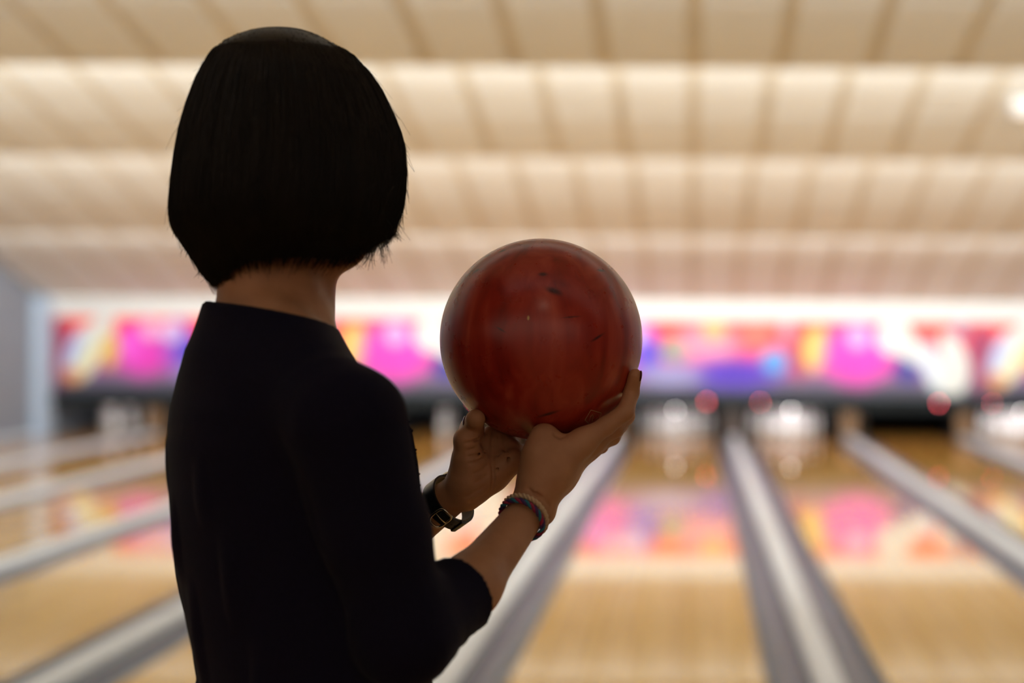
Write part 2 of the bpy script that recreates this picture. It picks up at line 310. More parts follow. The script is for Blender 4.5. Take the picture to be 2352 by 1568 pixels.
# ------------------------------------------------------------------ lanes, gutters, cappings
S = 1.56; X0 = -0.218; KS = list(range(-5, 5)); LW = 1.06; GW = 0.19; CW = 0.12
YF, YE = 2.10, 20.95
tag(MB().box(XL+0.02, XR-0.02, 2.05, 2.10, 0.0, 0.002).build('foul_line', M['rail']), 'black foul line across the approach edge', 'foul line')
for n, k in enumerate(KS):
    cx = X0+k*S; o_ = ORD[n]
    lane = tag(MB().box(cx-LW/2, cx+LW/2, YF, YE, -0.08, 0.0).build('bowling_lane', M['lane']), 'glossy wooden bowling lane, %s from the left wall' % o_, 'lane', 'bowling lanes')
    for sgn, side in ((-1, 'left'), (1, 'right')):
        gx = cx+sgn*(LW/2+GW/2); prof = []
        for i in range(13):
            a = math.pi+math.pi*i/12; prof.append((gx+GW/2*math.cos(a), -0.004+0.075*math.sin(a)))
        for i in range(13):
            a = 2*math.pi-math.pi*i/12; prof.append((gx+(GW/2)*math.cos(a), -0.012+0.080*math.sin(a)))
        g = MB(); nn = len(prof)
        v = [(x, YF, z) for x, z in prof]+[(x, 19.17, z) for x, z in prof]
        g.add(v, [(i, (i+1) % nn, (i+1) % nn+nn, i+nn) for i in range(nn)])
        tag(g.build('gutter', M['gutter'], smooth=True), 'grey rounded gutter along the %s edge of the %s lane from the left wall' % (side, o_), 'gutter', 'lane gutters')
for n in range(len(KS)+1):
    bx = X0+(KS[0]-0.5+n)*S
    pr = [(bx-CW/2, -0.09), (bx-CW/2, 0.040), (bx-CW/2+0.014, 0.052), (bx+CW/2-0.014, 0.052), (bx+CW/2, 0.040), (bx+CW/2, -0.09)]
    lab = 'pale grey capping rail between the %s and %s lanes from the left wall' % (ORD[n-1], ORD[n]) if 0 < n < len(KS) else ('pale grey capping rail beside the left wall' if n == 0 else 'pale grey capping rail beside the right wall')
    tag(MB().prism_y(pr, YF, 19.17).build('capping_rail', M['capping']), lab, 'capping rail', 'capping rails')

# ------------------------------------------------------------------ masking unit, pinsetters
mu = bpy.data.objects.new('masking_unit', None); COL.objects.link(mu); mu.location = (0, 0, 0)
tag(mu, 'colourful bowling mural masking unit above the pin decks', 'masking unit')
YM = 19.2
for n, k in enumerate(KS):
    cx = X0+k*S
    x0 = cx-S/2+0.004; x1 = cx+S/2-0.004
    if n == 0: x0 = XL+0.185
    MB().box(x0, x1, YM, YM+0.03, 0.60, 1.60).build('mural_panel', M['mural'], mu)
tag(MB().box(XL, XR, YM-0.02, YM+0.05, 1.60, 1.87).build('trim_2', M['white']), 'bright white fascia between the ceiling and the mural', kind='structure')
rail = tag(MB().box(XL+0.19, XR, YM-0.06, YM+0.06, 0.39, 0.60).build('pinsetter_rail', M['rail']), 'black pinsetter rail running below the mural', 'rail')
MB().box(XL+0.19, XR, YM-0.075, YM-0.055, 0.575, 0.59).build('rail_lip', M['gutter'], rail)
for n in range(len(KS)+1):
    bx = X0+(KS[0]-0.5+n)*S
    if bx < XL+0.08: continue
    dark = (n == 6)
    lab = '%s divider post between the pin decks of the %s and %s lanes' % ('dark brown' if dark else 'tan wooden', ORD[n-1], ORD[min(n, 10)]) if 0 < n < len(KS) else 'tan wooden divider post at the outer pin deck'
    d = MB().box(bx-0.10, bx+0.10, YM-0.02, YM+0.02, -0.15, 0.388)
    o = tag(d.build('divider_post', M['post_dark'] if dark else M['post']), lab, 'divider', 'pin deck dividers')
    MB().box(bx-0.08, bx+0.08, YM+0.07, 21.4, -0.1, 0.62).build('side_panel', M['pit'], o)
def mesh_of(mb, name, m, smooth=True):
    me = bpy.data.meshes.new(name); me.from_pydata(mb.v, [], mb.f); me.materials.append(m)
    if smooth: me.shade_smooth()
    return me
PIN = [(0.0001, 0.0), (0.0258, 0.0), (0.0285, 0.006), (0.0362, 0.03), (0.0497, 0.057), (0.0572, 0.086), (0.0605, 0.114), (0.0578, 0.149), (0.0469, 0.184), (0.0313, 0.219), (0.0246, 0.239), (0.0227, 0.254), (0.0237, 0.276), (0.0294, 0.314), (0.0320, 0.343), (0.030, 0.359), (0.021, 0.374), (0.010, 0.380), (0.0001, 0.381)]
pin_me = mesh_of(MB().lathe(PIN, 20), 'bowling_pin', M['pin'])
st_me = [mesh_of(MB().lathe([(0.0, z), (r0+0.0006, z), (r1+0.0006, z+0.012), (0.0, z+0.012)], 20), 'neck_stripe', M['stripe'], False) for z, r0, r1 in ((0.236, 0.0254, 0.0238), (0.262, 0.0231, 0.0235))]
SPOT = {}
pn = 1
for row in range(4):
    for c in range(row+1): SPOT[pn] = ((c-row/2)*0.3048, row*0.264); pn += 1
RACK = {2: [7], -2: [2, 8]}
for n, k in enumerate(KS):
    cx = X0+k*S
    for p in RACK.get(k, range(1, 11)):
        sx, sy = SPOT[p]
        o = link('bowling_pin', pin_me); o.location = (cx+sx, 19.75+sy, 0.0); o.rotation_euler = (0, 0, random.random()*6)
        if k == 2: lab = 'lone white bowling pin left standing on the eighth lane from the left wall'
        elif k == -2: lab = 'one of two white pins still standing on the fourth lane from the left'
        else: lab = 'white bowling pin in the full rack on the %s lane from the left' % ORD[n]
        tag(o, lab, 'bowling pin', 'pins on the %s lane' % ORD[n])
        for sm in st_me: link('neck_stripe', sm, o)
    e_ = {2: 0.15, -5: 2.0, -2: 2.5, 1: 9.0, 0: 6.0, 3: 9.0}.get(k, 5.0)
    area_light('pit_lamp', (cx, 19.30, 0.50), (0, 1, -0.10), 1.0, 0.06, e_*1.0, (1, 0.97, 0.98), 110)
for k in (0, 1, 3):
    dl = MB().ellipsoid((0, 0, 0), ((0.016, 0, 0), (0, 0.016, 0), (0, 0, 0.012)), 14, 8).build('deck_lamp', M['lamp_deck'], smooth=True); dl.location = (X0+k*S, YM+0.04, 0.384)
    tag(dl, 'small white lamp under the rail, middle of the %s lane from the left' % ORD[k+5], 'lamp', 'deck lamps under the rail')
# small red signal lamps on the rail, a pair beside every second divider
for dv in (-5.678, -2.558, 0.562, 3.682):
    for sg, w in ((-1, 'left'), (1, 'right')):
        nm = {-5.678: 'second and third', -2.558: 'fourth and fifth', 0.562: 'sixth and seventh', 3.682: 'eighth and ninth'}[dv]
        r_ = 0.015 if sg < 0 else 0.011
        lp = MB().ellipsoid((0, 0, 0), ((r_, 0, 0), (0, r_, 0), (0, 0, r_)), 12, 8).build('signal_lamp', M['lamp_red'], smooth=True)
        lp.location = (dv+sg*0.36, YM-0.068, 0.50)
        tag(lp, 'red signal lamp on black rail, %s of the divider between %s lanes' % (w, nm), 'signal lamp', 'signal lamps on the rail')
        MB().lathe([(0.0, -0.004), (r_+0.006, -0.004), (r_+0.006, 0.004), (0, 0.004)], 12).build('bezel', M['gutter'], lp).rotation_euler = (math.pi/2, 0, 0)

sp_ = P(2350, 246, 11.25); sp_.z = 3.74-(11.25-9.55)*0.2567-0.02
spot = MB().lathe([(0.0, 0.0), (0.10, 0.0), (0.11, -0.02), (0.10, -0.10), (0.085, -0.105)], 24).build('ceiling_spotlight', M['white'], smooth=True); spot.location = sp_
tag(spot, 'small white round spotlight on the sloping ceiling at the right', 'spotlight')
MB().lathe([(0.0001, -0.100), (0.086, -0.104)], 24).build('lens', M['lamp_soft'], spot)
# ------------------------------------------------------------------ bowling ball
bb = MB().ellipsoid((0, 0, 0), ((BALL_R, 0, 0), (0, BALL_R, 0), (0, 0, BALL_R)), 128, 96)
ball = bb.build('bowling_ball', M['ball'], smooth=True); ball.location = BALL_C
tag(ball, 'scuffed marbled red bowling ball held up in both hands', 'bowling ball')
def on_ball(px, py, lift=0.0):
    q = P(px, py, 1.535)-BALL_C; q.y = 0; rr = min(0.9999, q.length/BALL_R); q.y = -math.sqrt(1-rr*rr)*BALL_R
    q = P(px, py, 1.535+q.y)-BALL_C
    return q.normalized()*(BALL_R+lift)
lg = MB()
dm = [(1357, 941), (1343, 963), (1365, 985), (1381, 948)]
for i in range(4):
    a, b = dm[i], dm[(i+1) % 4]
    lg.tube([on_ball(a[0]+(b[0]-a[0])*t/4, a[1]+(b[1]-a[1])*t/4, 0.0001) for t in range(5)], 0.00035, 5)
lg.tube([on_ball(*q, 0.0001) for q in ((1353, 966), (1356, 955), (1360, 951), (1362, 955), (1359, 966))], 0.00035, 5)
tag(lg.build('engraved_logo', M['engrave'], ball), 'thin gold diamond logo outline')

# ------------------------------------------------------------------ implicit-surface modelling for the person
class Field:
    def __init__(s, xs, ys, zs):
        s.xs, s.ys, s.zs = [np.asarray(a, dtype=np.float32) for a in (xs, ys, zs)]
        s.v = np.full((len(xs), len(ys), len(zs)), 0.2, dtype=np.float32)
    def sub(s, lo, hi):
        sl = []
        for a, l, h in ((s.xs, lo[0], hi[0]), (s.ys, lo[1], hi[1]), (s.zs, lo[2], hi[2])):
            sl.append(slice(max(0, int(np.searchsorted(a, l))-1), int(np.searchsorted(a, h))+1))
        return tuple(sl)
    def grid(s, sl): return s.xs[sl[0]][:, None, None], s.ys[sl[1]][None, :, None], s.zs[sl[2]][None, None, :]
    def smin(s, sl, d, k):
        v = s.v[sl]
        if k > 0:
            h = np.maximum(k-np.abs(v-d), 0)/k; s.v[sl] = np.minimum(v, d)-h*h*k*0.25
        else: s.v[sl] = np.minimum(v, d)
    def cone(s, a, b, ra, rb, k=0.01, flat=None, f=1.0):
        """tapered limb segment; flat = direction in which the section is scaled by f"""
        a, b = np.array(a, dtype=np.float32), np.array(b, dtype=np.float32)
        m = max(ra, rb)*max(1, f)+k+0.02
        sl = s.sub(np.minimum(a, b)-m, np.maximum(a, b)+m); X, Y, Z = s.grid(sl)
        ax = b-a; L2 = float(ax.dot(ax))+1e-12
        px, py, pz = X-a[0], Y-a[1], Z-a[2]
        t = np.clip((px*ax[0]+py*ax[1]+pz*ax[2])/L2, 0, 1)
        qx, qy, qz = px-t*ax[0], py-t*ax[1], pz-t*ax[2]
        d2 = qx*qx+qy*qy+qz*qz
        if flat is not None:
            u = np.array(flat, dtype=np.float32); u = u-ax*(u.dot(ax)/L2); u /= np.linalg.norm(u)
            w = qx*u[0]+qy*u[1]+qz*u[2]; d2 = d2-w*w+(w/f)**2
        s.smin(sl, np.sqrt(d2)-(ra+(rb-ra)*t), k)
    def chain(s, pts, rads, k=0.008, **kw):
        for i in range(len(pts)-1): s.cone(pts[i], pts[i+1], rads[i], rads[i+1], k, **kw)
    def ell(s, c, axes, k=0.015):
        ax = [np.array(a, dtype=np.float32) for a in axes]; r = [float(np.linalg.norm(a)) for a in ax]
        m = max(r)+k+0.02; c = np.array(c, dtype=np.float32)
        sl = s.sub(c-m, c+m); X, Y, Z = s.grid(sl); q = 0; g = 0
        for a, rr in zip(ax, r):
            u = a/rr; w = (X-c[0])*u[0]+(Y-c[1])*u[1]+(Z-c[2])*u[2]; q = q+(w/rr)**2; g = g+(w/rr**2)**2
        q = np.sqrt(q)+1e-6
        s.smin(sl, q*(q-1)/(np.sqrt(g)+1e-6), k)
def field_at(F, p):
    i = [min(len(a)-2, max(0, int(np.searchsorted(a, c))-1)) for a, c in ((F.xs, p.x), (F.ys, p.y), (F.zs, p.z))]
    t = [(c-a[j])/(a[j+1]-a[j]) for a, c, j in ((F.xs, p.x, i[0]), (F.ys, p.y, i[1]), (F.zs, p.z, i[2]))]
    q = F.v[i[0]:i[0]+2, i[1]:i[1]+2, i[2]:i[2]+2]
    q = q[0]*(1-t[0])+q[1]*t[0]; q = q[0]*(1-t[1])+q[1]*t[1]; return float(q[0]*(1-t[2])+q[1]*t[2])
def skin_pt(F, px, py, d0=1.44, d1=1.62):
    d = d0
    while d < d1:
        if field_at(F, P(px, py, d)) < 0: return P(px, py, d)
        d += 0.0008
    return None
def crease(F, pts, r=0.0016, lift=0.0006):
    """carve a skin fold along points of the hand"""
    sp = [skin_pt(F, *p) for p in pts]
    for a, b in zip(sp[:-1], sp[1:]):
        if a is None or b is None or (a-b).length > 0.03: continue
        a = np.array(a+Vector((0, -lift, 0)), dtype=np.float32); b = np.array(b+Vector((0, -lift, 0)), dtype=np.float32)
        sl = F.sub(np.minimum(a, b)-0.006, np.maximum(a, b)+0.006); X, Y, Z = F.grid(sl); ax = b-a; L2 = float(ax.dot(ax))+1e-12
        t = np.clip(((X-a[0])*ax[0]+(Y-a[1])*ax[1]+(Z-a[2])*ax[2])/L2, 0, 1)
        d = r-np.sqrt((X-a[0]-t*ax[0])**2+(Y-a[1]-t*ax[1])**2+(Z-a[2]-t*ax[2])**2)
        v = F.v[sl]; k = 0.0016; h = np.maximum(k-np.abs(v-d), 0)/k; F.v[sl] = np.maximum(v, d)+h*h*k*0.25
def surface(F):
    v = F.v; ins = v < 0
    c = np.zeros(tuple(n-1 for n in v.shape), dtype=np.uint8)
    for i in (0, 1):
        for j in (0, 1):
            for k in (0, 1): c += ins[i:v.shape[0]-1+i, j:v.shape[1]-1+j, k:v.shape[2]-1+k]
    act = (c > 0) & (c < 8); ijk = np.argwhere(act)
    idx = np.full(act.shape, -1, dtype=np.int32); idx[act] = np.arange(len(ijk))
    I, J, K = ijk.T; pos = np.zeros((len(ijk), 3)); cnt = np.zeros(len(ijk))
    for axis in range(3):
        for p in (0, 1):
            for q in (0, 1):
                o0 = [0, 0, 0]; oth = [a for a in range(3) if a != axis]; o0[oth[0]] = p; o0[oth[1]] = q
                o1 = list(o0); o1[axis] = 1
                a = v[I+o0[0], J+o0[1], K+o0[2]]; b = v[I+o1[0], J+o1[1], K+o1[2]]
                m = (a < 0) != (b < 0); t = np.where(m, a/np.where(m, a-b, 1), 0)
                A = np.stack([F.xs[I+o0[0]], F.ys[J+o0[1]], F.zs[K+o0[2]]], 1); B = np.stack([F.xs[I+o1[0]], F.ys[J+o1[1]], F.zs[K+o1[2]]], 1)
                pos += np.where(m[:, None], A+(B-A)*t[:, None], 0); cnt += m
    pos /= cnt[:, None]; quads = []
    for axis in range(3):
        n = v.shape; s0 = [slice(1, n[a]-1) for a in range(3)]; s0[axis] = slice(0, n[axis]-1); s1 = list(s0); s1[axis] = slice(1, n[axis])
        e = ins[tuple(s0)] != ins[tuple(s1)]; w = np.argwhere(e); flip = ins[tuple(s0)][e]
        base = w.copy(); b1, b2 = [a for a in range(3) if a != axis]
        base[:, b1] += 1; base[:, b2] += 1
        def cell(d1, d2):
            q = base.copy(); q[:, b1] += d1; q[:, b2] += d2; return idx[q[:, 0], q[:, 1], q[:, 2]]
        Q = np.stack([cell(-1, -1), cell(0, -1), cell(0, 0), cell(-1, 0)], 1)
        if axis == 1: flip = ~flip
        Q[~flip] = Q[~flip][:, ::-1]; quads.append(Q)
    return pos, np.concatenate(quads)
def np_mesh(name, pos, quads, m, parent=None):
    me = bpy.data.meshes.new(name); me.vertices.add(len(pos)); me.vertices.foreach_set('co', pos.astype(np.float32).ravel())
    me.loops.add(len(quads)*4); me.loops.foreach_set('vertex_index', quads.astype(np.int32).ravel())
    me.polygons.add(len(quads)); me.polygons.foreach_set('loop_start', np.arange(0, len(quads)*4, 4, dtype=np.int32))
    me.update(calc_edges=True); me.validate(); me.materials.append(m); me.shade_smooth()
    return link(name, me, parent)
def axis_pts(lo, hi, fl, fh, fine, coarse):
    return np.concatenate([np.arange(lo, fl, coarse), np.arange(fl, fh, fine), np.arange(fh, hi, coarse)])

TH = math.radians(55)
FW = Vector((math.sin(TH), math.cos(TH), 0)); RT = Vector((math.cos(TH), -math.sin(TH), 0)); UP = Vector((0, 0, 1))
TC = Vector((-0.393, 1.40, 0))
def B(r, f, z): return TC+RT*r+FW*f+UP*z
SH_R = Vector((-0.306, 1.262, 1.356)); EL_R = P(930, 1460, 1.27); WR_R = P(1222, 1163, 1.458); MID_R = P(1078, 1346, 1.36)
SH_L = B(-0.165, 0, 1.375); EL_L = Vector((-0.42, 1.60, 1.14)); WR_L = P(1056, 1126, 1.508)
# torso silhouette table: z, centre r, centre f, half-width a (along shoulders), half-depth b
TORSO = np.array([
    (0.78, 0.0, 0.00, 0.170, 0.120), (0.93, 0.0, 0.00, 0.172, 0.118), (1.095, 0.02, 0.018, 0.150, 0.102), (1.15, 0.01, 0.010, 0.148, 0.104),
    (1.22, 0.0, 0.003, 0.146, 0.108), (1.28, 0.0, 0.0, 0.146, 0.110), (1.33, 0.0, -0.006, 0.146, 0.106), (1.365, 0.0, -0.014, 0.142, 0.094), (1.395, 0.0, -0.021, 0.126, 0.081), (1.42, 0.0, -0.025, 0.104, 0.071),
    (1.445, 0.0, -0.024, 0.078, 0.058), (1.47, 0.0, -0.020, 0.054, 0.048), (1.50, 0.0, -0.02, 0.045, 0.045)], dtype=np.float32)
def torso_sdf(F, off, zlo, zhi, k=0.02):
    sl = F.sub((-0.68, 1.12, zlo-0.02), (-0.10, 1.70, zhi+0.02)); X, Y, Z = F.grid(sl)
    zc = np.clip(Z, 0.78, 1.50)
    cr, cf, a, b = [np.interp(zc.ravel(), TORSO[:, 0], TORSO[:, i]).astype(np.float32).reshape(Z.shape) for i in (1, 2, 3, 4)]
    a = a+off; b = b+off
    dx, dy = X-TC.x, Y-TC.y; r = dx*RT.x+dy*RT.y-cr; f = dx*FW.x+dy*FW.y-cf
    q = np.sqrt((r/a)**2+(f/b)**2)+1e-6; g = np.sqrt((r/a**2)**2+(f/b**2)**2)+1e-6
    d = q*(q-1)/g
    d = np.maximum(d, np.maximum(Z-zhi, zlo-Z))
    F.smin(sl, d, k)

def touch(px, py, r, side=-1):
    """depth at which a finger segment of radius r rests on the ball (side -1 in front, +1 behind)"""
    o = Vector((0, 0, CAMZ)); d = (P(px, py, 1.0)-o); dn = d.normalized()
    t0 = (BALL_C-o).dot(dn); h2 = (BALL_C-o).length_squared-t0*t0; R2 = (BALL_R+r)**2
    t = t0+side*math.sqrt(max(0, R2-h2)); return dn.y*t
def clear(p, r, gap=-0.0006):
    """keep a finger joint outside the ball"""
    v = p-BALL_C; m = BALL_R+r+gap
    return BALL_C+v.normalized()*max(v.length, m)

# --- joints of the right hand (near, back of the hand to the camera)
def F3(lst, d0=None):
    return [clear(P(px, py, d), r) for px, py, d, r in lst], [r for *_, r in lst]
R_INDEX = F3([(1338, 1014, 1.474, .0118), (1392, 978, 1.482, .0098), (1436, 946, 1.492, .0092), (1450, 902, touch(1450, 902, .0082), .0082), (1459, 862, touch(1459, 862, .0072), .0072)])
R_MID = F3([(1358, 1014, 1.500, .0118), (1412, 985, 1.515, .0092), (1438, 955, 1.532, .0090), (1446, 915, 1.560, .0080), (1440, 885, 1.580, .0072)])
R_RING = F3([(1352, 1026, 1.522, .0115), (1405, 1003, 1.548, .0090), (1424, 975, 1.570, .0085), (1424, 940, 1.595, .0076), (1412, 910, 1.610, .0070)])
R_PINK = F3([(1334, 1042, 1.540, .0105), (1380, 1024, 1.566, .0080), (1392, 1000, 1.585, .0074), (1390, 970, 1.605, .0068), (1378, 945, 1.618, .0062)])
R_THUMB = F3([(1226, 1105, 1.462, .0165), (1240, 1045, 1.462, .0165), (1250, 1004, 1.470, .0140), (1268, 1018, 1.505, .0110), (1290, 1030, 1.535, .0095)])
# --- joints of the left hand (far, palm to the camera)
L_THUMB = F3([(1062, 1105, 1.502, .0165), (1070, 1055, 1.496, .0135), (1071, 1010, 1.490, .0122), (1084, 984, touch(1084, 984, .0118), .0118), (1092, 962, touch(1092, 962, .0102), .0102)])
L_INDEX = F3([(1132, 1008, 1.548, .0115), (1160, 1000, 1.575, .0095), (1190, 990, 1.600, .0088), (1220, 975, 1.620, .0080), (1240, 960, 1.635, .0072)])
L_MID = F3([(1155, 1022, 1.544, .0115), (1192, 1022, 1.572, .0095), (1225, 1015, 1.598, .0088), (1255, 1000, 1.618, .0080), (1275, 985, 1.630, .0072)])
L_RING = F3([(1172, 1040, 1.534, .0110), (1212, 1040, 1.560, .0090), (1245, 1032, 1.585, .0084), (1275, 1015, 1.605, .0076), (1295, 1000, 1.618, .0070)])
L_PINK = F3([(1180, 1058, 1.520, .0100), (1212, 1055, 1.545, .0082), (1240, 1048, 1.565, .0076), (1262, 1036, 1.582, .0068), (1280, 1024, 1.595, .0062)])

def hand_r(F, k=0.006):
    for pts, rr in (R_INDEX, R_MID, R_RING, R_PINK): F.chain(pts, rr, 0.0035)
    F.chain(*R_THUMB, k=0.008)
    w = WR_R
    for (pts, rr), wo, wr in ((R_INDEX, (-.003, -.006, .003), .0155), (R_MID, (.000, -.001, .001), .0160), (R_RING, (.001, .006, -.001), .0150), (R_PINK, (.001, .012, -.002), .0140)):
        mid = (w+Vector(wo))*0.5+pts[0]*0.5
        F.chain([w+Vector(wo), mid, pts[0]], [wr, .0135, rr[0]+.0008], 0.012)
    F.cone(P(1255, 1090, 1.466), P(1290, 1035, 1.468), .0185, .0125, 0.016)       # web between thumb and index
    F.cone(P(1236, 1120, 1.462), P(1246, 1050, 1.464), .0185, .0165, 0.012)       # ball of the thumb
    F.ell(P(1250, 1180, 1.462), ((.009, 0, 0), (0, .009, 0), (0, 0, .009)), 0.012)   # wrist bone
def hand_l(F, k=0.006):
    for pts, rr in (L_INDEX, L_MID, L_RING, L_PINK): F.chain(pts, rr, 0.0035)
    F.chain(*L_THUMB, k=0.006)
    w = WR_L
    for (pts, rr), wo, wr in ((L_INDEX, (.003, .008, .006), .0130), (L_MID, (.005, .004, .002), .0140), (L_RING, (.007, -.001, -.002), .0140), (L_PINK, (.009, -.003, -.006), .0135)):
        F.chain([w+Vector(wo), (w+Vector(wo))*0.45+pts[0]*0.55+Vector((0, .003, 0)), pts[0]], [wr, .0140, rr[0]+.001], 0.010)
    F.cone(P(1078, 1100, 1.502), P(1084, 1060, 1.500), .0185, .0150, 0.012)       # ball of the thumb
    F.cone(P(1095, 1112, 1.508), P(1160, 1066, 1.512), .0150, .0110, 0.010)       # outer edge of the palm
    F.cone(P(1090, 1060, 1.512), P(1125, 1010, 1.540), .0130, .0100, 0.012)       # web

def arms(F, off=0.0):
    F.chain([SH_R, (SH_R+EL_R)/2, EL_R], [.046+off, .0365+off, .0345+off], 0.02)
    F.chain([EL_R, MID_R, WR_R], [.0340+off, .0275+off, .0185+off], 0.02)
    F.chain([SH_L, (SH_L+EL_L)/2, EL_L], [.050+off, .042+off, .037+off], 0.02)
    F.chain([EL_L, EL_L*0.45+WR_L*0.55, WR_L], [.036+off, .0270+off, .0185+off], 0.02)

HC = P(655, 372, 1.405)                              # centre of the head
HF = Vector((math.sin(math.radians(52)), math.cos(math.radians(52)), 0)); HR = Vector((HF.y, -HF.x, 0))
def Hd(r, f, z): return HC+HR*r+HF*f+UP*z
bx_ = Field(axis_pts(-0.66, 0.0, -0.285, -0.045, 0.0016, 0.0055), axis_pts(1.13, 1.80, 1.435, 1.665, 0.0016, 0.0055), axis_pts(0.0, 1.80, 1.20, 1.415, 0.0016, 0.0055))
torso_sdf(bx_, -0.008, 0.84, 1.445)
# neck and head
bx_.cone(B(0, -0.030, 1.40), Hd(0, -0.022, -0.07), .045, .041, 0.03)
bx_.cone(B(-0.01, 0.005, 1.40), Hd(0, 0.018, -0.085), .037, .034, 0.02)
for s_ in (-1, 1):
    bx_.cone(B(0.040*s_, -0.030, 1.440), B(0.13*s_, -0.02, 1.380), .026, .034, 0.03)
    bx_.cone(B(0.02*s_, 0.034, 1.40), Hd(0.036*s_, -0.02, -0.075), .012, .012, 0.02)
bx_.ell(Hd(0, 0.006, 0.016), (HR*0.068, HF*0.080, UP*0.084), 0.03)
bx_.ell(Hd(0, 0.018, -0.036), (HR*0.056, HF*0.064, UP*0.056), 0.03)
bx_.cone(Hd(-0.024, 0.052, -0.080), Hd(0.024, 0.052, -0.080), .016, .017, 0.03)      # chin
for s_ in (-1, 1):
    bx_.cone(Hd(0.050*s_, -0.008, -0.058), Hd(0.020*s_, 0.056, -0.081), .015, .015, 0.02)  # jaw
    bx_.ell(Hd(0.036*s_, 0.062, -0.030), (HR*0.022, HF*0.022, UP*0.024), 0.02)              # cheek
    bx_.ell(Hd(0.074*s_, -0.008, -0.012), (HR*0.008, HF*0.016, UP*0.030), 0.004)            # ear
    bx_.cone(Hd(0.016*s_, 0.083, 0.018), Hd(0.044*s_, 0.073, 0.020), .008, .007, 0.012)     # brow
bx_.chain([Hd(0, 0.086, 0.006), Hd(0, 0.098, -0.022), Hd(0, 0.106, -0.036)], [.007, .009, .0105], 0.010)
for s_ in (-1, 1): bx_.ell(Hd(0.011*s_, 0.094, -0.038), (HR*0.008, HF*0.009, UP*0.007), 0.006)
bx_.cone(Hd(-0.018, 0.079, -0.067), Hd(0.018, 0.079, -0.067), .008, .008, 0.008)
# arms, hands
arms(bx_); hand_r(bx_); hand_l(bx_)
for pts, rr in (([(1134, 992), (1132, 1020), (1131, 1060), (1134, 1100), (1128, 1130)], .0020), ([(1156, 1000), (1160, 1030), (1170, 1060)], .0019), ([(1145, 1000), (1146, 1040), (1142, 1085)], .0015),
                ([(1102, 1006), (1086, 1014), (1070, 1018)], .0018), ([(1110, 1020), (1092, 1030), (1074, 1034)], .0015), ([(1113, 1034), (1094, 1045), (1076, 1049)], .0014), ([(1114, 1050), (1096, 1060), (1078, 1064)], .0014),
                ([(1118, 1070), (1104, 1082), (1088, 1088)], .0013), ([(1120, 1090), (1106, 1102), (1092, 1108)], .0013), ([(1112, 1118), (1092, 1130), (1070, 1142)], .0016), ([(1122, 1126), (1100, 1142), (1080, 1152)], .0014),
                ([(1232, 1132), (1250, 1146), (1262, 1160)], .0013), ([(1214, 1122), (1236, 1140)], .0012), ([(1276, 998), (1286, 1003), (1296, 1000)], .0020)): crease(bx_, pts, rr)
# hips and legs, standing on the approach
FT = {}
for s_ in (-1, 1):
    hip = B(0.085*s_, 0, 0.90); knee = B(0.10*s_, 0.03+0.04*s_, 0.49); ank = B(0.11*s_, 0.0+0.07*s_, 0.085); FT[s_] = ank
    bx_.chain([hip, (hip+knee)/2, knee], [.085, .072, .054], 0.04); bx_.chain([knee, knee*0.65+ank*0.35+FW*-0.012, ank], [.054, .054, .034], 0.03)
    bx_.cone(ank+UP*-0.045, ank+FW*0.13+UP*-0.055, .032, .024, 0.02)
pos, quads = surface(bx_)
person = np_mesh('person', pos, quads, M['skin'])
tag(person, 'person with dark bob and navy top, seen from behind, lifting the red ball', 'person')
del bx_

# nails, eyes, lips
def nail(p, axis, nrm, l, w, name='fingernail'):
    a = Vector(axis).normalized(); n = Vector(nrm); n = (n-a*n.dot(a)).normalized(); t = a.cross(n)
    MB().ellipsoid(p, (a*l, t*w, n*0.0016), 14, 8).build(name, M['nail'], person, True)
ip, it = R_INDEX[0][3], R_INDEX[0][4]
nail(it+(it-BALL_C).normalized()*0.0040+Vector((.0018, .0, .0006)), it-ip, (1, .15, .1), .0066, .0050)
tp, tt = L_THUMB[0][3], L_THUMB[0][4]
nail(tp*0.45+tt*0.55+Vector((-.0096, -.004, .0026)), tt-tp+Vector((-.002, 0, .006)), (-1, -.45, .35), .0072, .0056)
for s_ in (-1, 1):
    e_ = Hd(0.031*s_, 0.072, 0.000)
    ey = MB().ellipsoid(e_, (HR*0.012, HF*0.012, UP*0.0085), 16, 10).build('eye', M['eye'], person, True)
    MB().ellipsoid(e_+HF*0.0105, (HR*0.005, HF*0.002, UP*0.005), 12, 6).build('iris', M['iris'], ey, True)
MB().ellipsoid(Hd(0, 0.085, -0.066), (HR*0.021, HF*0.0045, UP*0.0055), 16, 8).build('lips', M['lips'], person, True)

# --- shirt: outer offset of the body minus the skin, open at neck and cuffs
sx = Field(axis_pts(-0.62, -0.08, -0.62, -0.62, 1, 0.0029), np.arange(1.13, 1.76, 0.0029), np.arange(1.02, 1.50, 0.0029))
torso_sdf(sx, 0.0, 1.03, 1.49, 0.02)
for s_ in (-1, 1): sx.cone(B(0.040*s_, -0.030, 1.438), B(0.13*s_, -0.02, 1.378), .032, .040, 0.03)
CUFF = EL_R*0.42+WR_R*0.58
sx.chain([SH_R, (SH_R+EL_R)/2, EL_R], [.054, .0405, .0400], 0.022)
fa = (MID_R-EL_R).normalized()
CUFF_R = P(1056, 1372, 1.345)
sx.chain([EL_R, CUFF_R+fa*0.03], [.0405, .0325], 0.02)
sx.chain([SH_L, (SH_L+EL_L)/2, EL_L], [.056, .048, .044], 0.022)
sx.chain([EL_L, EL_L*0.55+WR_L*0.45], [.0425, .0350], 0.02)
sx.ell(B(0.065, 0.060, 1.25), (RT*0.052, FW*0.040, UP*0.060), 0.03); sx.ell(B(-0.065, 0.062, 1.25), (RT*0.052, FW*0.040, UP*0.060), 0.03)
ib = Field(sx.xs, sx.ys, sx.zs)
